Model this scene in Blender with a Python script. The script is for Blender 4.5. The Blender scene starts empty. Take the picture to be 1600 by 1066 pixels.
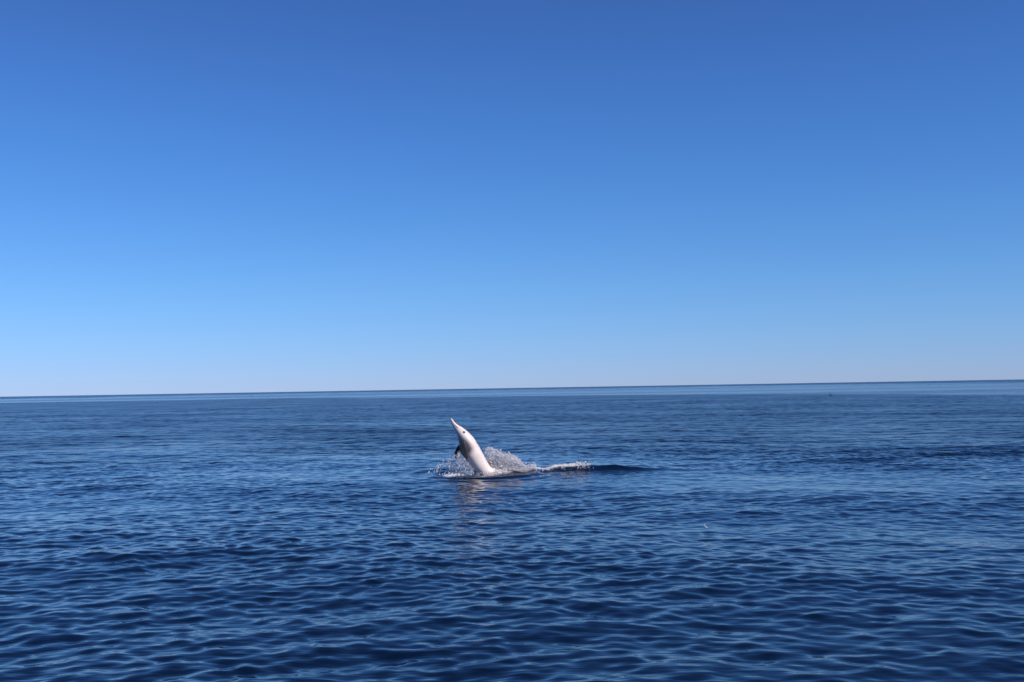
import bpy, bmesh, math, random
import numpy as np
from mathutils import Vector, kdtree

SC = bpy.context.scene
COL = SC.collection
R = math.radians
random.seed(11)
RNG = np.random.default_rng(11)

# ------------------------------------------------------------------ camera
cam_data = bpy.data.cameras.new("camera")
cam = bpy.data.objects.new("camera", cam_data)
COL.objects.link(cam)
SC.camera = cam
CAM_H = 1.5
cam_data.sensor_width = 36.0
cam_data.lens = 36.0 * 1716.0 / 1600.0
cam_data.clip_start = 0.1
cam_data.clip_end = 120000.0
cam.location = (0.0, 0.0, CAM_H)
from mathutils import Matrix
cam.rotation_euler = (Matrix.Rotation(R(90 + 2.45), 3, 'X') @ Matrix.Rotation(R(-0.97), 3, 'Z')).to_euler()

# ------------------------------------------------------------------ sky
SUN_EL, SUN_AZ = R(44), R(125)          # azimuth clockwise from +Y: behind the camera, to its right
world = bpy.data.worlds.new("World")
SC.world = world
world.use_nodes = True
wn = world.node_tree
bg = wn.nodes["Background"]
sky = wn.nodes.new("ShaderNodeTexSky")
sky.sky_type = 'NISHITA'
sky.sun_disc = False
sky.sun_elevation = SUN_EL
sky.sun_rotation = SUN_AZ
sky.altitude = 800.0
sky.air_density = 1.0
sky.dust_density = 0.0
sky.ozone_density = 10.0
tint = wn.nodes.new("ShaderNodeVectorMath")   # the camera's white balance on the sky, the same everywhere
tint.operation = 'MULTIPLY'
tint.inputs[1].default_value = (0.67, 0.85, 1.22)
wn.links.new(sky.outputs[0], tint.inputs[0])
# the clear maritime air of the day: fuller blue in the lower sky, a faint lilac veil on the horizon, all the way round
wtc = wn.nodes.new("ShaderNodeTexCoord")
wsep = wn.nodes.new("ShaderNodeSeparateXYZ")
wn.links.new(wtc.outputs["Generated"], wsep.inputs[0])
wel = wn.nodes.new("ShaderNodeMath"); wel.operation = 'ARCSINE'
wn.links.new(wsep.outputs["Z"], wel.inputs[0])
wmr = wn.nodes.new("ShaderNodeMapRange"); wmr.inputs["From Min"].default_value = 0.0; wmr.inputs["From Max"].default_value = R(40)
wn.links.new(wel.outputs[0], wmr.inputs["Value"])
wramp = wn.nodes.new("ShaderNodeValToRGB")
wramp.color_ramp.interpolation = 'B_SPLINE'
stops = [(0.0, (.98, .91, 1.0)), (.8, (1.0, .94, 1.0)), (2.4, (1.06, 1.01, .98)), (5.2, (1.12, 1.13, .97)), (10.0, (.98, 1.13, 1.01)),
         (14.9, (.94, 1.08, 1.02)), (19.3, (.92, .97, .94)), (40.0, (.90, .95, .92))]
el_ = wramp.color_ramp.elements
while len(el_) < len(stops): el_.new(.5)
for e_, (deg, c_) in zip(el_, stops):
    e_.position = deg / 40.0
    e_.color = (c_[0] / 2, c_[1] / 2, c_[2] / 2, 1)
wtwo = wn.nodes.new("ShaderNodeVectorMath"); wtwo.operation = 'MULTIPLY'; wtwo.inputs[1].default_value = (2, 2, 2)
wn.links.new(wmr.outputs[0], wramp.inputs[0]); wn.links.new(wramp.outputs[0], wtwo.inputs[0])
wair = wn.nodes.new("ShaderNodeVectorMath"); wair.operation = 'MULTIPLY'
wn.links.new(tint.outputs[0], wair.inputs[0]); wn.links.new(wtwo.outputs[0], wair.inputs[1])
wn.links.new(wair.outputs[0], bg.inputs[0])
bg.inputs[1].default_value = 0.1

# ------------------------------------------------------------------ sun
sd = bpy.data.lights.new("sun", 'SUN')
sd.energy = 4.8
sd.angle = R(0.5)
sd.color = (1.0, 0.90, 0.80)
sun = bpy.data.objects.new("sun", sd)
COL.objects.link(sun)
to_sun = Vector((math.sin(SUN_AZ) * math.cos(SUN_EL), math.cos(SUN_AZ) * math.cos(SUN_EL), math.sin(SUN_EL)))
sun.rotation_euler = to_sun.to_track_quat('Z', 'Y').to_euler()
sun.location = (30, -30, 60)

SC.view_settings.view_transform = 'Standard'
SC.view_settings.look = 'None'
SC.view_settings.exposure = 0.0
SC.view_settings.gamma = 1.0
SC.view_settings.use_curve_mapping = False
SC.render.engine = 'CYCLES'
SC.cycles.max_bounces = 8

# ------------------------------------------------------------------ helpers
def new_mat(name):
    m = bpy.data.materials.new(name)
    m.use_nodes = True
    return m, m.node_tree, m.node_tree.nodes["Principled BSDF"]

def mesh_from_arrays(name, co, quads=None, tris=None, smooth=True):
    me = bpy.data.meshes.new(name)
    nq = 0 if quads is None else len(quads)
    nt_ = 0 if tris is None else len(tris)
    me.vertices.add(len(co))
    me.vertices.foreach_set("co", np.ascontiguousarray(co, dtype=np.float32).ravel())
    idx = []
    if nq: idx.append(np.asarray(quads, dtype=np.int32).ravel())
    if nt_: idx.append(np.asarray(tris, dtype=np.int32).ravel())
    idx = np.concatenate(idx)
    me.loops.add(len(idx))
    me.loops.foreach_set("vertex_index", idx)
    starts = np.concatenate([np.arange(nq, dtype=np.int32) * 4, nq * 4 + np.arange(nt_, dtype=np.int32) * 3])
    me.polygons.add(nq + nt_)
    me.polygons.foreach_set("loop_start", starts)
    me.update(calc_edges=True)
    if smooth:
        me.polygons.foreach_set("use_smooth", np.ones(nq + nt_, dtype=bool))
    return me

def link(name, me, mat=None, parent=None):
    o = bpy.data.objects.new(name, me)
    COL.objects.link(o)
    if mat: me.materials.append(mat)
    if parent: o.parent = parent
    return o

def sstep(a, b, x):
    t = np.clip((x - a) / (b - a), 0, 1)
    return t * t * (3 - 2 * t)

# where the dolphin breaks the surface (its own origin)
DX, DY = -0.56, 19.3

# ------------------------------------------------------------------ the sea
def value_waves(x, y, lam0, lam1, n, seed):
    """slow, smooth random field about 0 +- 1 made of n plane waves"""
    r = np.random.default_rng(seed)
    v = np.zeros_like(x)
    for _ in range(n):
        lam = math.exp(r.uniform(math.log(lam0), math.log(lam1)))
        th = r.uniform(0, 2 * math.pi)
        k = 2 * math.pi / lam
        v += np.sin(k * (x * math.cos(th) + y * math.sin(th)) + r.uniform(0, 6.28))
    return v / math.sqrt(n / 2)

def build_sea():
    OY = -1.0                                            # centre of the mesh, a metre behind the camera
    dense = np.linspace(R(-34), R(34), 600)
    coarse = np.linspace(R(34), R(326), 90)[1:-1]
    th = np.concatenate([dense, coarse])
    rr = [1.5]
    while rr[-1] < 120:
        r_ = rr[-1]
        rr.append(r_ + (max(0.014, min(0.0045 * r_, 0.026)) if r_ < 23 else min(0.026 + (r_ - 23) * .004, 0.06 + .0008 * r_)))
    while rr[-1] < 900: rr.append(rr[-1] * 1.012)
    while rr[-1] < 60000: rr.append(rr[-1] * 1.06)
    rr = np.array(rr)
    nr, nt_ = len(rr), len(th)
    print('SEA', nr, nt_, 2 * nr * nt_)
    dr = np.gradient(rr)
    dth = np.concatenate([np.full(600, dense[1] - dense[0]), np.full(88, coarse[1] - coarse[0])])
    Rg, Tg = np.meshgrid(rr, th, indexing='ij')
    Rg = Rg.astype(np.float32); Tg = Tg.astype(np.float32)
    X = Rg * np.sin(Tg)
    Y = Rg * np.cos(Tg) + OY
    step = np.maximum(dr[:, None], 0.6 * Rg * dth[None, :])
    # --- where the breeze ruffles the water and where it lies slick
    u = X / np.maximum(np.abs(Y), 1.0)
    near_edge = np.interp(u, [-.9, -.47, -.175, .175, .47, .9], [265, 257, 235, 160, 107, 90])
    far_edge = np.interp(u, [-.9, -.47, -.175, .175, .47, .9], [700, 640, 900, 1000, 560, 500])
    wob = value_waves(X, Y, 25, 160, 7, 5)
    slick = sstep(-.12, .10, (Y - near_edge * (1 + .04 * wob)) / near_edge) * (1 - sstep(-.25, .35, (Y - far_edge * (1 + .12 * wob)) / far_edge))
    slick *= 0.78 + 0.22 * value_waves(X * .25, Y, 60, 260, 6, 8)
    slick = np.clip(slick, 0, 1)
    g = value_waves(X * .55, Y, 3.5, 22, 14, 21)
    ruff = np.clip(1.0 + 0.24 * g * (1 - .6 * sstep(25, 70, Rg)), .35, 1.7)
    def blob(cx, cy, sx, sy): return np.exp(-((X - cx) / sx) ** 2 - ((Y - cy) / sy) ** 2)
    ruff += 0.9 * blob(9.2, 22.5, 2.6, 2.0) + 0.6 * blob(6.2, 20.2, 2.4, 1.2)
    ruff *= 1 - 0.55 * blob(9.8, 19.2, 1.6, .9)
    ruff *= (1 - 0.60 * slick)
    # --- the waves
    Z = np.zeros_like(X); DXs = np.zeros_like(X); DYs = np.zeros_like(X)
    lost = np.zeros_like(X)
    r = np.random.default_rng(4)
    bands = [(3.5, 11.0, 12, .017, 30, 0.6), (0.75, 2.6, 40, .025, 46, .8), (0.28, 0.75, 60, .046, 46, 1.0), (0.11, 0.28, 80, .077, 48, 1.0)]
    for lam0, lam1, n, rms, spread, dep in bands:
        s = rms * math.sqrt(2.0 / n)
        for _ in range(n):
            lam = math.exp(r.uniform(math.log(lam0), math.log(lam1)))
            a0 = R(-90.0 + (14 if r.random() < .62 else -24)) + R(spread) * r.normal()
            k = 2 * math.pi / lam
            ph = r.uniform(0, 6.28)
            w = (1 - sstep(lam / 5.0, lam / 2.5, step)).astype(np.float32)
            if lam > 3.2: w = w * (1 - .95 * sstep(25, 60, Rg))
            rows = np.nonzero(w.max(axis=1) > 0)[0]
            lost += (1 - w) * s * s / 2
            if len(rows) == 0: continue
            q = slice(rows[0], rows[-1] + 1)
            cx, cy = math.cos(a0), math.sin(a0)
            arg = k * (X[q] * cx + Y[q] * cy) + ph
            # a slow drift of phase keeps crests short
            sn, cs = np.sin(arg), np.cos(arg)
            m = w[q] * (s / k) * (ruff[q] ** dep)
            Z[q] += m * cs
            DXs[q] -= 0.6 * cx * m * sn
            DYs[q] -= 0.6 * cy * m * sn
    lost *= ruff ** 2
    # --- the swell the tail pushes up on the right, and the dip round the body
    ux, uy = X - DX, Y - DY
    ridge = np.exp(-((ux - 2.15) / 0.85) ** 2) * np.exp(-((uy - 0.30 - 0.10 * (ux - 2)) / 0.30) ** 2)
    broken = 1 + .28 * value_waves(X, Y, .35, 1.1, 9, 77)
    Z += 0.085 * ridge * (1 + (broken - 1) * sstep(1.9, 2.4, ux))
    Z += 0.020 * broken * np.exp(-((ux - 2.9) / .9) ** 2) * np.exp(-((uy - .45) / .30) ** 2)
    Z += 0.045 * np.exp(-((ux - 1.5) / .45) ** 2) * np.exp(-((uy - .1) / .22) ** 2)
    Z += 0.065 * blob(8.6, 22.6, 2.8, .55) + .05 * blob(6.0, 21.2, 1.8, .4)
    Z += 0.05 * np.exp(-((ux + .05) / .3) ** 2 - ((uy - .25) / .25) ** 2)
    rad = np.sqrt((ux) ** 2 + (uy * 1.0) ** 2)
    Z += 0.017 * np.sin(rad * 2 * math.pi / .42) * np.exp(-((rad - .9) / .5) ** 2)
    # --- foam lying on the water
    foam = np.zeros_like(X)
    line = 0.16 + 0.10 * (ux - 1.2)
    foam += 1.0 * np.exp(-((uy - line) / .08) ** 2) * sstep(1.10, 1.35, ux) * (1 - sstep(1.5, 1.8, ux))
    foam += 0.75 * np.exp(-((uy - .12) / .16) ** 2) * sstep(.05, .25, ux) * (1 - sstep(.8, 1.1, ux))
    foam += 0.8 * np.exp(-((ux + .52) / .11) ** 2 - ((uy + .28) / .08) ** 2)
    foam += 0.5 * np.exp(-((ux + .35) / .3) ** 2 - ((uy - .1) / .25) ** 2)
    X2, Y2 = X + DXs, Y + DYs
    co = np.stack([X2, Y2, Z], axis=-1).reshape(-1, 3)
    ii = np.arange(nr - 1)[:, None] * nt_
    jj = np.arange(nt_)[None, :]
    jn = (jj + 1) % nt_
    quads = np.stack([ii + jj, ii + jn, ii + nt_ + jn, ii + nt_ + jj], axis=-1).reshape(-1, 4)[:, ::-1]
    c = len(co)
    co = np.vstack([co, [[0, OY, 0]]])
    j = np.arange(nt_)
    tris = np.stack([np.full(nt_, c), j, (j + 1) % nt_], axis=-1)[:, ::-1]
    me = mesh_from_arrays("sea", co, quads, tris)
    for nm, arr in (("lost", np.sqrt(lost)), ("ruffle", ruff), ("foam", foam), ("slick", slick)):
        at = me.attributes.new(nm, 'FLOAT', 'POINT')
        at.data.foreach_set("value", np.append(arr.ravel(), 0).astype(np.float32))
    return me

def water_material():
    m, nt, p = new_mat("sea_water")
    N, L = nt.nodes, nt.links
    def node(t, **kw):
        n = N.new(t)
        for k, v in kw.items(): setattr(n, k, v)
        return n
    def val(x):
        n = node("ShaderNodeValue"); n.outputs[0].default_value = x; return n.outputs[0]
    def math_(op, a, b=None, c=None):
        n = node("ShaderNodeMath", operation=op)
        for i, v in enumerate((a, b, c)):
            if v is None: continue
            if isinstance(v, (int, float)): n.inputs[i].default_value = v
            else: L.new(v, n.inputs[i])
        return n.outputs[0]
    def vmath(op, a, b=None):
        n = node("ShaderNodeVectorMath", operation=op)
        for i, v in enumerate((a, b)):
            if v is None: continue
            if isinstance(v, tuple): n.inputs[i].default_value = v
            else: L.new(v, n.inputs[i])
        return n.outputs[0]
    def attr(nm):
        n = node("ShaderNodeAttribute", attribute_name=nm); return n.outputs["Fac"]
    geo = node("ShaderNodeNewGeometry")
    pos = geo.outputs["Position"]
    lost, ruffle, foam, slick = attr("lost"), attr("ruffle"), attr("foam"), attr("slick")
    def height(vec, detail, dist):
        n = node("ShaderNodeTexNoise")
        n.inputs["Scale"].default_value = 1.0
        n.inputs["Detail"].default_value = detail
        n.inputs["Roughness"].default_value = 0.55
        n.inputs["Distortion"].default_value = dist
        L.new(vec, n.inputs["Vector"])
        return n.outputs["Fac"]
    def slopes(lx, ly, rot, gain, detail=1.0):
        """true slopes (dx, dy) of a drifting ripple field with ripples lx by ly metres, by differences"""
        e = 0.12 * min(lx, ly)
        mp = node("ShaderNodeMapping")
        mp.inputs["Rotation"].default_value = (0, 0, rot)
        mp.inputs["Scale"].default_value = (1 / lx, 1 / ly, 1)
        hs = []
        for off in ((0, 0, 0), (e, 0, 0), (0, e, 0)):
            v = vmath('ADD', pos, off)
            mm = node("ShaderNodeMapping")
            mm.inputs["Rotation"].default_value = (0, 0, rot)
            mm.inputs["Scale"].default_value = (1 / lx, 1 / ly, 1)
            flat = vmath('MULTIPLY', v, (1, 1, 0))
            L.new(flat, mm.inputs["Vector"])
            hs.append(height(mm.outputs[0], detail, 0.25))
        N.remove(mp)
        kx = gain * ly / e
        sx = math_('MULTIPLY', math_('SUBTRACT', hs[1], hs[0]), kx)
        sy = math_('MULTIPLY', math_('SUBTRACT', hs[2], hs[0]), kx)
        cb = node("ShaderNodeCombineXYZ")
        L.new(sx, cb.inputs[0]); L.new(sy, cb.inputs[1])
        return cb.outputs[0]
    def scaled(v, s):
        n = node("ShaderNodeVectorMath", operation='SCALE')
        L.new(v, n.inputs[0])
        if isinstance(s, (int, float)): n.inputs["Scale"].default_value = s
        else: L.new(s, n.inputs["Scale"])
        return n.outputs[0]
    fine = slopes(0.20, 0.075, 0.2, 0.055)
    mid = slopes(0.62, 0.42, -0.15, 4.2)
    wide = slopes(1.9, 1.5, 0.12, 4.6)
    lostm = math_('MULTIPLY', lost, 0.85)
    tot = vmath('ADD', scaled(fine, ruffle), scaled(vmath('ADD', mid, scaled(wide, .7)), lostm))
    nrm = vmath('NORMALIZE', vmath('SUBTRACT', geo.outputs["Normal"], tot))
    L.new(nrm, p.inputs["Normal"])
    # roughness: what the mesh and the ripples leave unresolved
    rough = math_('ADD', 0.05, math_('MULTIPLY', lost, 1.9))
    rough = math_('MINIMUM', rough, 0.33)
    # foam
    fn = node("ShaderNodeTexNoise"); fn.inputs["Scale"].default_value = 16.0; fn.inputs["Detail"].default_value = 5.0
    fn.inputs["Roughness"].default_value = 0.7
    sc = vmath('MULTIPLY', pos, (0.75, 1.0, 1.0)); L.new(sc, fn.inputs["Vector"])
    thr = math_('SUBTRACT', math_('ADD', math_('MULTIPLY', fn.outputs["Fac"], 1.5), foam), 1.25)
    fm = node("ShaderNodeMapRange"); fm.inputs["From Min"].default_value = 0.0; fm.inputs["From Max"].default_value = 0.28
    L.new(thr, fm.inputs["Value"])
    fmask = math_('MULTIPLY', fm.outputs[0], math_('MINIMUM', math_('MULTIPLY', foam, 5.0), 1.0))
    mix = node("ShaderNodeMix", data_type='RGBA')
    mix.inputs["A"].default_value = (0.0010, 0.0055, 0.0180, 1)
    mix.inputs["B"].default_value = (0.78, 0.77, 0.76, 1)
    L.new(fmask, mix.inputs["Factor"])
    L.new(mix.outputs["Result"], p.inputs["Base Color"])
    L.new(math_('ADD', rough, math_('MULTIPLY', fmask, 0.5)), p.inputs["Roughness"])
    p.inputs["IOR"].default_value = 1.333
    p.inputs["Specular IOR Level"].default_value = 0.45
    return m

sea = link("sea", build_sea(), water_material())
sea["kind"] = "structure"
sea["label"] = "deep blue rippled open sea reaching to the horizon"

# ------------------------------------------------------------------ the dolphin
def P(px, py):                     # metres from the place where the body leaves the water
    return ((px - 750) / 89.0, (741 - py) / 89.0)

def catmull(xs, ts, t):
    """smooth interpolation of rows xs given at ts"""
    xs = np.asarray(xs, float)
    m = np.gradient(xs, ts, axis=0)
    i = np.clip(np.searchsorted(ts, t) - 1, 0, len(ts) - 2)
    h = (ts[i + 1] - ts[i])
    u = (t - ts[i]) / h
    h = h[:, None]; u = u[:, None]
    return ((2*u**3 - 3*u**2 + 1) * xs[i] + (u**3 - 2*u**2 + u) * h * m[i] + (-2*u**3 + 3*u**2) * xs[i+1] + (u**3 - u**2) * h * m[i+1])

SPINE = [  # px, py, half thickness in px, width ratio (side/dorsal)
    (702.4, 653.4, 1.3, 1.1), (703.8, 656.6, 2.1, 1.15), (705.7, 660.4, 2.75, 1.15), (708.2, 663.9, 3.6, 1.1), (710.9, 667.0, 4.6, 1.0),
    (714.6, 671.0, 6.1, 1.0), (718.4, 675.9, 8.0, 1.0), (723.4, 683.5, 10.9, .98), (728.2, 693.0, 13.2, .97), (733.0, 703.0, 14.2, .97),
    (738.2, 712.0, 14.0, .97), (743.4, 720.6, 13.0, .97), (748.6, 729.0, 11.9, .97), (755.5, 736.2, 10.4, .95), (766.0, 740.8, 8.7, .88), (784.0, 742.5, 7.0, .80),
    (804.0, 743.6, 5.2, .70), (822.0, 746.5, 3.8, .55), (838.0, 748.0, 2.7, .55), (850.0, 752.0, 1.4, .7)]
ROLL = R(24)

def spine_frames(n):
    pts = np.array([(*P(a, b), c / 89.0, d) for a, b, c, d in SPINE])
    seg = np.concatenate([[0], np.cumsum(np.hypot(np.diff(pts[:, 0]), np.diff(pts[:, 1])))])
    t = np.linspace(0, seg[-1], n)
    v = catmull(pts, seg, t)
    C = np.stack([v[:, 0], np.zeros(n), v[:, 1]], axis=1)
    T = np.gradient(C, t, axis=0); T /= np.linalg.norm(T, axis=1)[:, None]
    nrm = np.stack([-T[:, 2], np.zeros(n), T[:, 0]], axis=1)
    yv = np.array([0, 1.0, 0])
    D = nrm * math.cos(ROLL) + yv * math.sin(ROLL)
    Lv = -yv * math.cos(ROLL) + nrm * math.sin(ROLL)
    a = v[:, 2]; b = v[:, 2] * v[:, 3]
    return t, C, T, D, Lv, a, b

SP = spine_frames(220)

def at_spine(px, py):
    x, z = P(px, py)
    return int(np.argmin((SP[1][:, 0] - x) ** 2 + (SP[1][:, 2] - z) ** 2))

def add_loft(verts, faces, rings):
    base = len(verts); m = len(rings[0])
    for rg in rings: verts.extend(rg)
    for i in range(len(rings) - 1):
        for j in range(m):
            a = base + i * m + j; b = base + i * m + (j + 1) % m
            faces.append((a, b, b + m, a + m))
    faces.append(tuple(base + j for j in range(m))[::-1])
    faces.append(tuple(base + (len(rings) - 1) * m + j for j in range(m)))

def blade(verts, faces, path, chords, thick, nvec):
    """a fin: path of (lead) points, chord vectors, thickness; lens shaped sections"""
    rings = []
    for (p, c, th_) in zip(path, chords, thick):
        p, c = Vector(p), Vector(c)
        n = Vector(nvec).normalized()
        ring = []
        for k in range(12):
            an = 2 * math.pi * k / 12
            s = 0.5 - 0.5 * math.cos(an)
            w = math.sin(an) * (1.15 - 0.6 * s)
            ring.append(tuple(p + c * s + n * (w * th_)))
        rings.append(ring)
    add_loft(verts, faces, rings)

def build_dolphin():
    root = bpy.data.objects.new("dolphin", None)
    COL.objects.link(root)
    root.location = (DX, DY, 0)
    root["label"] = "pale young dolphin leaping from the water with its beak raised to the left"
    root["category"] = "dolphin"
    verts, faces, lab = [], [], []
    t, C, T, D, Lv, a, b = SP
    rings = []
    for i in range(len(t)):
        ring = []
        for k in range(32):
            an = 2 * math.pi * k / 32
            cd, sl = math.cos(an), math.sin(an)
            aa = a[i]
            # melon is rounder above, throat flatter below; tail stock keeled
            ring.append(tuple(C[i] + D[i] * aa * cd + Lv[i] * b[i] * sl))
        rings.append(ring)
    add_loft(verts, faces, rings)
    lab += [0] * (len(verts) - len(lab))
    def body_pt(i, an, f=1.0):
        return Vector(C[i] + D[i] * a[i] * math.cos(an) * f + Lv[i] * b[i] * math.sin(an) * f)
    # flippers: near one towards the camera, far one beyond the chest
    V = lambda v: Vector(v)
    def flipper(rows, thick, nv):
        """rows: leading-edge and trailing-edge points from root to tip, seen in side view, with their depth"""
        src_ = np.array(rows, float); k = len(src_)
        v = catmull(src_, np.arange(k, dtype=float), np.linspace(0, k - 1, 18))
        path, ch = [], []
        for r_ in v:
            x0, z0 = P(r_[0], r_[1]); x1, z1 = P(r_[3], r_[4])
            path.append((x0, r_[2], z0)); ch.append((x1 - x0, r_[5] - r_[2], z1 - z0))
        blade(verts, faces, path, ch, np.linspace(thick, thick * .5, 18), nv)
    flipper([(722.5, 687.0, -.10, 717.0, 691.5, -.06), (724.6, 692.5, -.165, 714.6, 696.5, -.12), (727.2, 699.5, -.20, 715.8, 702.5, -.16),
             (729.2, 707.0, -.225, 718.6, 708.5, -.20), (729.8, 712.5, -.24, 723.5, 713.5, -.23), (728.0, 717.5, -.25, 727.0, 717.6, -.25)], .013, (-.55, -.8, .1))
    lab += [1] * (len(verts) - len(lab))
    flipper([(713.5, 694.0, .02, 718.0, 700.0, .02), (711.0, 698.0, .05, 715.8, 704.5, .05), (708.0, 703.5, .08, 713.2, 707.5, .08),
             (706.2, 709.0, .11, 711.4, 711.5, .11), (706.6, 714.0, .13, 710.2, 715.0, .13), (708.8, 718.5, .15, 709.4, 718.5, .15)], .012, (-.3, -.9, .1))
    lab += [1] * (len(verts) - len(lab))
    # dorsal fin, in the spray behind the back
    i1 = at_spine(745, 722)
    p0 = body_pt(i1, 0, .82); ax = V(T[i1]); Dv = V(D[i1])
    path, ch, thk = [], [], []
    for s in np.linspace(0, 1, 12):
        path.append(p0 + Dv * .20 * s + ax * (.16 * s ** 1.3))
        ch.append(ax * (.23 * (1 - s) ** .75 + .008)); thk.append(.014 * (1 - .6 * s))
    blade(verts, faces, path, ch, thk, V(Lv[i1]))
    lab += [2] * (len(verts) - len(lab))
    # flukes, just under the surface
    i2 = at_spine(838, 748)
    for side in (1, -1):
        p0 = V(C[i2]); ax = V(T[i2]); Lw = V(Lv[i2]) * side
        path, ch, thk = [], [], []
        for s in np.linspace(0, 1, 12):
            path.append(p0 + Lw * .27 * s + ax * (.13 * s ** 1.2))
            ch.append(ax * (.17 * (1 - s) ** .6 + .008)); thk.append(.013 * (1 - .6 * s))
        blade(verts, faces, path, ch, thk, V(D[i2]))
        lab += [3] * (len(verts) - len(lab))
    src = bpy.data.meshes.new("dolphin_source")
    src.from_pydata(verts, [], faces)
    bm = bmesh.new(); bm.from_mesh(src); bmesh.ops.recalc_face_normals(bm, faces=bm.faces); bm.to_mesh(src); bm.free()
    tmp = bpy.data.objects.new("tmp", src); COL.objects.link(tmp)
    md = tmp.modifiers.new("r", 'REMESH'); md.mode = 'VOXEL'; md.voxel_size = 0.0062
    sm = tmp.modifiers.new("s", 'SMOOTH'); sm.factor = .5; sm.iterations = 5
    dg = bpy.context.evaluated_depsgraph_get()
    me = bpy.data.meshes.new_from_object(tmp.evaluated_get(dg))
    bpy.data.objects.remove(tmp)
    me.name = "body"
    n = len(me.vertices)
    co = np.empty(n * 3, np.float32); me.vertices.foreach_get("co", co); co = co.reshape(-1, 3)
    kd = kdtree.KDTree(len(verts))
    for i, v in enumerate(verts): kd.insert(v, i)
    kd.balance()
    label = np.array([lab[kd.find(c)[1]] for c in co])
    idx = np.empty(n, int)
    for s in range(0, n, 4000):
        d = ((co[s:s+4000, None, :] - C[None]) ** 2).sum(-1); idx[s:s+4000] = d.argmin(1)
    rel = co - C[idx]
    vd = (rel * D[idx]).sum(1) / a[idx]
    vl = (rel * Lv[idx]).sum(1) / b[idx]
    sN = t[idx] / t[-1]
    # pigment: dark cape, warm pale flank, white belly, grey flank behind, dark flippers, and shade painted on the breast
    rnd = value_waves(co[:, 0] * 1.0, co[:, 2], .05, .3, 12, 3) * .05 + value_waves(co[:, 1], co[:, 2], .04, .2, 8, 9) * .012
    cape_edge = .74 + .3 * sstep(.40, .46, sN) - 0 * .22 * np.exp(-((sN - .52) / .14) ** 2) + .06 * (sN < .1)
    cape = sstep(cape_edge - .06, cape_edge + .10, vd + rnd)
    cape *= sstep(.10, .22, sN)
    belly = 1 - sstep(-.55, -.15, vd + rnd)
    flank = np.array([.77, .67, .625]); white = np.array([.74, .66, .64]); grey = np.array([.44, .41, .40]); dark = np.array([.055, .058, .070])
    rear = sstep(.52, .72, sN)[:, None]
    colr = flank * (1 - rear) + grey * rear
    colr = colr * (1 - belly[:, None]) + white * belly[:, None]
    upper = (sstep(.35, .8, vd + rnd) * (1 - cape))[:, None]
    colr = colr * (1 - .4 * upper) + np.array([.50, .515, .55]) * .4 * upper
    colr = colr * (1 + .55 * rnd[:, None])
    colr = colr * (1 - cape[:, None]) + dark * cape[:, None]
    # dark lips and a thin stripe from beak base to eye
    beak = 1 - sstep(.085, .11, sN)
    lips = np.exp(-((vd + .30) / .22) ** 2) * beak
    stripe = np.exp(-((vd - .12 - .9 * (sN - .1)) / .07) ** 2) * sstep(.075, .10, sN) * (1 - sstep(.15, .175, sN)) * .45
    tipd = (vd > .5) * beak * .45
    mk = np.clip(lips * .75 + stripe + tipd, 0, .9)[:, None]
    colr = colr * (1 - mk) + np.array([.10, .10, .115]) * mk
    # dark jaw-to-flipper stripe, widened to paint the belly's shade into the colour
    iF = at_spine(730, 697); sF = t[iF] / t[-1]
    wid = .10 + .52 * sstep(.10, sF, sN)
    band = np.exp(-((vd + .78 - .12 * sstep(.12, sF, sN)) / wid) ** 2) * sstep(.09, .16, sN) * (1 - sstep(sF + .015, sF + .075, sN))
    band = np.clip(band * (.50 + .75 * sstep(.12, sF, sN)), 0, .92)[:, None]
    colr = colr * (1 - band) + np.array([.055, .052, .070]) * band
    mouth = np.exp(-((vd + .08) / .10) ** 2) * (1 - sstep(.088, .10, sN)) * (vl > 0) * .7
    colr = colr * (1 - mouth[:, None]) + np.array([.12, .11, .12]) * mouth[:, None]
    rake = np.zeros(n)
    rr_ = np.random.default_rng(8)
    for _ in range(26):
        s0, v0, dv_, ln = rr_.uniform(.16, .62), rr_.uniform(-.2, .8), rr_.normal() * 1.2, rr_.uniform(.02, .05)
        rake = np.maximum(rake, np.exp(-((vd - v0 - dv_ * (sN - s0)) / .028) ** 2) * (np.abs(sN - s0) < ln) * rr_.uniform(.15, .4))
    colr = colr * (1 - rake[:, None]) + np.array([.38, .36, .37]) * rake[:, None]
    # eye patch
    ie = at_spine(719.2, 677.2)
    ea = R(83)
    eye_p = C[ie] + D[ie] * a[ie] * math.cos(ea) + Lv[ie] * b[ie] * math.sin(ea)
    de = np.linalg.norm(co - eye_p, axis=1)
    ep = (1 - sstep(.014, .030, de))[:, None]
    colr = colr * (1 - ep) + np.array([.03, .03, .035]) * ep
    fin = (label == 1); tail = (label >= 2)
    # dark flippers, dorsal fin and flukes
    colr[fin] = np.array([.032, .030, .036]) * (1 + 2 * rnd[fin, None])
    colr[tail] = np.array([.075, .078, .09])
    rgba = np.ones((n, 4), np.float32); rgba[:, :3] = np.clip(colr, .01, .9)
    at = me.color_attributes.new("pigment_and_shade", 'FLOAT_COLOR', 'POINT')
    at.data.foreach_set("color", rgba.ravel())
    me.polygons.foreach_set("use_smooth", np.ones(len(me.polygons), dtype=bool))
    m, nt, p = new_mat("dolphin_skin")
    an = nt.nodes.new("ShaderNodeAttribute"); an.attribute_name = "pigment_and_shade"
    nz = nt.nodes.new("ShaderNodeTexNoise"); nz.inputs["Scale"].default_value = 22.0; nz.inputs["Detail"].default_value = 4.0
    tc = nt.nodes.new("ShaderNodeTexCoord"); nt.links.new(tc.outputs["Object"], nz.inputs["Vector"])
    mr = nt.nodes.new("ShaderNodeMapRange"); mr.inputs["To Min"].default_value = .88; mr.inputs["To Max"].default_value = 1.08
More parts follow.
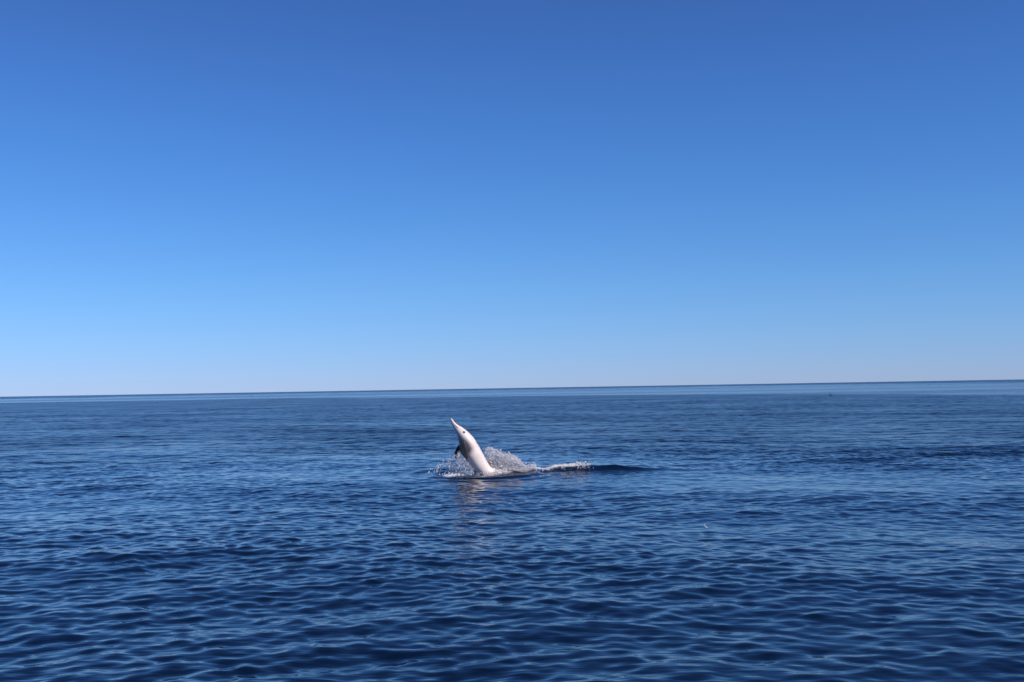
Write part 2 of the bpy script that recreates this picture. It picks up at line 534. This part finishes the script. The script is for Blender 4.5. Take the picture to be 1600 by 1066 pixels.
    nt.links.new(nz.outputs["Fac"], mr.inputs["Value"])
    ml = nt.nodes.new("ShaderNodeVectorMath"); ml.operation = 'SCALE'
    nt.links.new(an.outputs["Color"], ml.inputs[0]); nt.links.new(mr.outputs[0], ml.inputs["Scale"])
    nt.links.new(ml.outputs[0], p.inputs["Base Color"])
    p.inputs["Roughness"].default_value = .42
    p.inputs["IOR"].default_value = 1.38
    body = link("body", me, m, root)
    # eyes
    em, _, ep_ = new_mat("dolphin_eye")
    ep_.inputs["Base Color"].default_value = (.008, .007, .007, 1); ep_.inputs["Roughness"].default_value = .12
    bm = bmesh.new(); bmesh.ops.create_uvsphere(bm, u_segments=14, v_segments=8, radius=.0155)
    eme = bpy.data.meshes.new("eye"); bm.to_mesh(eme); bm.free(); eme.materials.append(em)
    for pl in eme.polygons: pl.use_smooth = True
    for sgn in (1, -1):
        o = bpy.data.objects.new("eye", eme); COL.objects.link(o); o.parent = root
        o.location = Vector(C[ie] + D[ie] * a[ie] * math.cos(ea) * .97 + Lv[ie] * b[ie] * math.sin(ea) * .97 * sgn)
    return root
dolphin = build_dolphin()

def sea_height_lookup():
    me = sea.data
    co = np.empty(len(me.vertices) * 3, np.float32); me.vertices.foreach_get("co", co); co = co.reshape(-1, 3)
    q = co[(np.abs(co[:, 0] - DX - .6) < 3) & (np.abs(co[:, 1] - DY) < 1.6)]
    kd = kdtree.KDTree(len(q))
    for i, c in enumerate(q): kd.insert((c[0], c[1], 0), i)
    kd.balance()
    def h(x, y): return float(q[kd.find((x + DX, y + DY, 0))[1]][2])
    return h
SEA_H = sea_height_lookup()

# ------------------------------------------------------------------ thrown water
ICO_V = None
def ico():
    global ICO_V
    if ICO_V is None:
        bm = bmesh.new(); bmesh.ops.create_icosphere(bm, subdivisions=1, radius=1.0)
        v = np.array([x.co[:] for x in bm.verts]); f = np.array([[y.index for y in x.verts] for x in bm.faces]); bm.free()
        ICO_V = (v, f)
    return ICO_V

class Drops:
    def __init__(self): self.c, self.r, self.d, self.s = [], [], [], []
    def add(self, c, r, d=(0, 0, 1), s=1.0):
        self.c.append(c); self.r.append(r); self.d.append(d); self.s.append(s)
    def mesh(self, name):
        v, f = ico()
        c = np.array(self.c); r = np.minimum(np.array(self.r), .0085)[:, None, None]; d = np.array(self.d, float)
        d /= np.maximum(np.linalg.norm(d, axis=1), 1e-6)[:, None]
        s = np.array(self.s)[:, None, None]
        rv = RNG.normal(size=d.shape); e1 = np.cross(d, rv); e1 /= np.linalg.norm(e1, axis=1)[:, None]; e2 = np.cross(d, e1)
        loc = v[None] * (1 + .22 * RNG.normal(size=(len(c), len(v), 1)))
        w = (loc[..., 0:1] * e1[:, None] + loc[..., 1:2] * e2[:, None] + loc[..., 2:3] * d[:, None] * s) * r + c[:, None]
        n = len(c)
        tris = (f[None] + (np.arange(n) * len(v))[:, None, None]).reshape(-1, 3)
        return mesh_from_arrays(name, w.reshape(-1, 3), None, tris)

def spray_material(name, col, trans, rough):
    m, nt, p = new_mat(name)
    p.inputs["Base Color"].default_value = (*col, 1)
    p.inputs["Roughness"].default_value = rough
    p.inputs["IOR"].default_value = 1.333
    p.inputs["Transmission Weight"].default_value = trans
    return m
SPRAY = spray_material("spray_water", (.88, .88, .93), .42, .15)
FOAM = spray_material("foam_water", (.80, .78, .77), .0, .45)

def stuff(name, me, mat, label, cat):
    o = link(name, me, mat)
    o.location = (DX, DY, 0)
    o["kind"] = "stuff"; o["label"] = label; o["category"] = cat
    return o

def jet(dr, p0, v0, T, n, r0, r1, wob, fan=.0):
    """drops strung along one thrown thread of water, from its start to time T"""
    g = 9.8
    ph = RNG.uniform(0, 6.28, 3)
    for i in range(n):
        tt = T * (RNG.random() ** .75)
        p = np.array(p0) + np.array(v0) * tt - np.array((0, 0, .5 * g * tt * tt))
        p += wob * np.sin(np.array((7, 9, 8)) * tt * 3 + ph) * tt / T + RNG.normal(size=3) * fan * (.3 + tt / T)
        if p[2] < -.02: continue
        vel = np.array(v0) - np.array((0, 0, g * tt))
        r = r0 + (r1 - r0) * tt / T
        r *= math.exp(RNG.normal() * .45)
        dr.add(p, r, vel, RNG.uniform(1.0, 2.8))

# -- behind the back: from the shoulder down to the tail
env_x = np.array([757, 765, 775, 790, 803, 812, 822, 832]); env_y = np.array([703, 701, 706, 712, 716, 726, 738, 742])
ex = (env_x - 750) / 89.0; ez = (741 - env_y) / 89.0
back = Drops()
for k in range(95):
    x1 = RNG.uniform(.08, .84)                       # where the thread tops out
    z1 = np.interp(x1, ex, ez) * RNG.uniform(.25, 1.0) ** .7
    x0 = x1 - RNG.uniform(-.02, .16)
    y0 = RNG.uniform(.02, .30)
    vz = math.sqrt(2 * 9.8 * max(z1, .03)); T = vz / 9.8
    jet(back, (x0, y0, -.01), ((x1 - x0) / T, RNG.uniform(-.1, .35), vz), T * RNG.uniform(.9, 1.35), int(RNG.uniform(12, 34)), .0072, .0040, .02, .014)
for k in range(3600):                                 # fine drops filling it, thinner towards the rim
    x = RNG.uniform(.05, .92); zt = np.interp(x, ex, ez)
    z = zt * RNG.random() ** 1.3
    back.add((x + RNG.normal() * .015, RNG.uniform(.0, .36), z), .0040 * math.exp(RNG.normal() * .5), (RNG.normal() * .5, 0, 1), RNG.uniform(1, 2.2))
for k in range(26):                                   # torn clots of water near the rim and down its trailing edge
    x = RNG.choice([RNG.uniform(.10, .35), RNG.uniform(.45, .80)]); zt = np.interp(x, ex, ez)
    c = np.array((x, RNG.uniform(.0, .25), zt * RNG.uniform(.75, 1.03)))
    dv = np.array((.55 + .4 * RNG.random(), 0, -.8)) if x > .4 else np.array((.7, 0, .5 * RNG.normal()))
    for i in range(int(RNG.uniform(4, 16))):
        back.add(c + dv * RNG.uniform(-.05, .05) + RNG.normal(size=3) * .008, .0055 * math.exp(RNG.normal() * .4), dv, RNG.uniform(1, 2.8))
for k in range(1000):                                  # white water boiling along the tail stock
    x = RNG.uniform(.18, .95)
    back.add((x, RNG.uniform(.02, .25), SEA_H(x, .1) + abs(RNG.normal()) * .05 + .01), .0060 * math.exp(RNG.normal() * .45), (1, 0, RNG.normal() * .6), RNG.uniform(1, 2))
def torn_sheet(x0, x1, top, y_of, seed, holes):
    """a thin sheet of thrown water, ragged and full of holes, as (verts, quads)"""
    nu, nv = int((x1 - x0) * 190) + 2, 46
    r = np.random.default_rng(seed)
    U, V = np.meshgrid(np.linspace(0, 1, nu), np.linspace(0, 1, nv), indexing='ij')
    Xs = x0 + (x1 - x0) * U
    H = top(Xs)
    n1 = value_waves(Xs, H * V * .6, .015, .09, 26, seed) ; n2 = value_waves(Xs, H * V, .02, .12, 16, seed + 1)
    Xs2 = Xs + .05 * V * (1 - U) * -1 + .012 * n2
    Ys = y_of(U) + .03 * n2 + .05 * V
    Zs = H * V * (1 + .10 * value_waves(Xs, 0 * Xs, .03, .12, 8, seed + 2))
    co = np.stack([Xs2, Ys, Zs], -1).reshape(-1, 3)
    i = np.arange(nu - 1)[:, None] * nv + np.arange(nv - 1)[None]
    q = np.stack([i, i + nv, i + nv + 1, i + 1], -1)
    keep = n1[:-1, :-1] * .55 > (V[:-1, :-1] * 1.5 - .75 + holes)
    return co, q[keep]

def joined(me_a, parts, name):
    co = [np.array([v.co[:] for v in me_a.vertices])]
    tris = [np.array([p.vertices[:] for p in me_a.polygons])]
    off = len(co[0]); quads = []
    for c, q in parts:
        co.append(c); quads.append(q + off); off += len(c)
    return mesh_from_arrays(name, np.vstack(co), np.vstack(quads), tris[0])

for k in range(420):                                  # water tumbling over the tail stock
    x = RNG.uniform(.22, .95)
    back.add((x, RNG.uniform(-.14, .05), SEA_H(x, -.05) + abs(RNG.normal()) * .03 + .03), .0050 * math.exp(RNG.normal() * .45), (1, 0, RNG.normal() * .6), RNG.uniform(1, 2))
for k in range(7000):                                 # mist
    x = RNG.uniform(.05, .95); zt = np.interp(x, ex, ez)
    back.add((x + RNG.normal() * .03, RNG.uniform(-.02, .40), zt * (RNG.random() ** .9) * 1.05), .0021 * math.exp(RNG.normal() * .4), (RNG.normal() * .5, 0, 1), RNG.uniform(1, 2))
top_b = lambda x: np.interp(x, ex, ez)
back_mesh = joined(back.mesh("drops"), [torn_sheet(.06, .50, lambda x: top_b(x) * .85, lambda u: .10 + .05 * u, 31, .15),
                                        torn_sheet(.12, .86, lambda x: top_b(x) * .95, lambda u: .22 + .0 * u, 33, .35),
                                        torn_sheet(.30, .90, lambda x: top_b(x) * .6, lambda u: .06 + .04 * u, 35, .05)], "back_splash")
stuff("back_splash", back_mesh, SPRAY, "white spray of drops thrown up behind the back of the leaping dolphin", "splash")

# -- in front of the chest: sparser, falling in strings
front = Drops()
fx = (np.array([664, 672, 682, 692, 702, 710, 715, 720, 728, 738]) - 750) / 89.0
fz = (741 - np.array([734, 728, 720, 713, 709, 710, 704, 710, 718, 733])) / 89.0
for k in range(20):
    x1 = RNG.uniform(fx[2], fx[-2]) if k % 2 else RNG.normal(-.37, .07)
    z1 = np.interp(x1, fx, fz) * RNG.uniform(.35, 1.0) ** .7
    x0 = x1 + RNG.uniform(.0, .10)
    vz = math.sqrt(2 * 9.8 * max(z1, .03)); T = vz / 9.8
    jet(front, (x0, RNG.uniform(-.28, .15), -.01), ((x1 - x0) / T, RNG.uniform(-.25, .2), vz), T * RNG.uniform(1.0, 1.7), int(RNG.uniform(6, 14)), .0056, .0040, .02, .018)
for k in range(8):                                   # the little white peak between the flippers
    for i in range(14):
        s = RNG.random()
        front.add((-.395 + RNG.normal() * .055 * (1.15 - s), RNG.uniform(-.2, .0), .16 + .26 * s), .0058 * math.exp(RNG.normal() * .4), (RNG.normal() * .3, 0, 1), RNG.uniform(1, 2.5))
for k in range(300):
    x = RNG.normal(-.36, .17); zt = np.interp(x, fx, fz, left=0, right=0)
    if zt <= 0: continue
    front.add((x, RNG.uniform(-.35, .2), zt * RNG.random()), .0040 * math.exp(RNG.normal() * .5), (RNG.normal() * .15, 0, 1), RNG.uniform(1.2, 3.0))
for k in range(26):
    x = RNG.uniform(fx[0], fx[4]); zt = np.interp(x, fx, fz)
    front.add((x, RNG.uniform(-.35, .0), zt * RNG.random()), .0056 * math.exp(RNG.normal() * .3), (RNG.normal() * .1, 0, 1), RNG.uniform(1.8, 4))
for k in range(1500):
    x = RNG.normal(-.34, .17); zt = np.interp(x, fx, fz, left=0, right=0)
    front.add((x, RNG.uniform(-.35, .2), zt * RNG.random()), .0021 * math.exp(RNG.normal() * .4), (RNG.normal() * .2, 0, 1), RNG.uniform(1.5, 4))
stuff("chest_splash", front.mesh("chest_splash"), SPRAY, "loose falling drops splashed up in front of the chest of the dolphin", "splash")

# -- churned crest trailing on the right
wake = Drops()
for k in range(4600):
    x = RNG.uniform(.90, 2.05)
    near = math.exp(-((x - 1.44) / .22) ** 2) + .24 * math.exp(-((x - 1.74) / .15) ** 2) + .25 * math.exp(-((x - .98) / .08) ** 2)
    if RNG.random() > near: continue
    thin = x > 1.66
    y = .16 + .10 * (x - 1.2) + RNG.normal() * (.075 if not thin else .13)
    z = SEA_H(x, y) + abs(RNG.normal()) * (.014 if not thin else .034)
    wake.add((x, y, z), (.0041 if not thin else .0032) * math.exp(RNG.normal() * .5), (1, 0, RNG.normal() * .5), RNG.uniform(1, 2))
stuff("wake_foam", wake.mesh("wake_foam"), FOAM, "foaming white crest trailing on the dark swell behind the dolphin's tail", "foam")

# -- water dripping off the belly where it meets the surface, and the small patch of foam on the left
foot = Drops()
for k in range(230):
    x = RNG.normal(-.51, .08); y = RNG.normal(-.28, .06)
    foot.add((x, y, SEA_H(x, y) + abs(RNG.normal()) * .012), .0055 * math.exp(RNG.normal() * .45), (1, 0, 0), RNG.uniform(1, 2))
for k in range(120):
    x = RNG.uniform(-.10, .45); y = -.17 - .02 * RNG.random() + .1 * max(0, x - .2) - RNG.random() * .25
    foot.add((x, y, SEA_H(x, y) + RNG.random() * .05), .0046 * math.exp(RNG.normal() * .45), (.3 * RNG.normal(), 0, 1), RNG.uniform(1, 1.8))
stuff("foam_patch", foot.mesh("foam_patch"), FOAM, "small flat patch of white foam on the water below the dolphin's flippers", "foam")

# ------------------------------------------------------------------ a fleck afloat on the near water
def build_fleck():
    me = bpy.data.meshes.new("floating_fleck")
    bm = bmesh.new()
    n, w = 9, 5
    g = []
    for i in range(n):
        s = i / (n - 1); row = []
        wid = .011 * math.sin(math.pi * (.06 + .9 * s)) ** .7
        for j in range(w):
            q = (j / (w - 1) - .5) * 2
            row.append(bm.verts.new(((s - .5) * .058, q * wid, .012 + .022 * (2 * s - 1) ** 2 * (1 if s < .5 else .4) + .006 * q * q)))
        g.append(row)
    for i in range(n - 1):
        for j in range(w - 1): bm.faces.new((g[i][j], g[i+1][j], g[i+1][j+1], g[i][j+1]))
    bmesh.ops.solidify(bm, geom=bm.faces[:], thickness=.002)
    bm.to_mesh(me); bm.free()
    m, nt, p = new_mat("fleck_white")
    p.inputs["Base Color"].default_value = (.78, .78, .76, 1); p.inputs["Roughness"].default_value = .5
    o = link("floating_fleck", me, m)
    o.location = (1.96, 11.4, .02); o.rotation_euler = (0, R(28), R(-20))
    o["label"] = "tiny white curled fleck floating alone on dark water right of the dolphin"
    o["category"] = "flotsam"
build_fleck()

# ------------------------------------------------------------------ a dark bird resting far off
def build_bird():
    root = bpy.data.objects.new("seabird", None); COL.objects.link(root)
    root["label"] = "tiny dark seabird resting far off at the edge of the smooth pale water"
    root["category"] = "bird"
    root.location = (37, 128, 0); root.scale = (.8, .8, .8); root.rotation_euler = (0, 0, R(200))
    m, nt, p = new_mat("seabird_plumage")
    p.inputs["Base Color"].default_value = (.045, .045, .055, 1); p.inputs["Roughness"].default_value = .6
    path = [(-.36, .10, .02), (-.26, .10, .07), (-.1, .09, .115), (.06, .09, .115), (.16, .13, .085), (.19, .22, .055), (.20, .31, .042), (.22, .38, .046), (.26, .40, .035), (.285, .395, .016)]
    verts, faces, rings = [], [], []
    for (x, z, r) in path:
        rings.append([(x, r * math.cos(2*math.pi*k/14) * (1.05 if r > .06 else 1), z + r * math.sin(2*math.pi*k/14) * .9) for k in range(14)])
    add_loft(verts, faces, rings)
    me = bpy.data.meshes.new("body"); me.from_pydata(verts, [], faces)
    bm = bmesh.new(); bm.from_mesh(me); bmesh.ops.recalc_face_normals(bm, faces=bm.faces); bm.to_mesh(me); bm.free()
    for pl in me.polygons: pl.use_smooth = True
    link("body", me, m, root)
    bm_, _, bp = new_mat("seabird_bill"); bp.inputs["Base Color"].default_value = (.25, .18, .06, 1)
    verts, faces = [], []
    rings = [[(x, r * math.cos(2*math.pi*k/8), .393 + r * math.sin(2*math.pi*k/8)) for k in range(8)] for x, r in ((.275, .014), (.32, .010), (.36, .003))]
    add_loft(verts, faces, rings)
    me = bpy.data.meshes.new("bill"); me.from_pydata(verts, [], faces)
    link("bill", me, bm_, root)
build_bird()
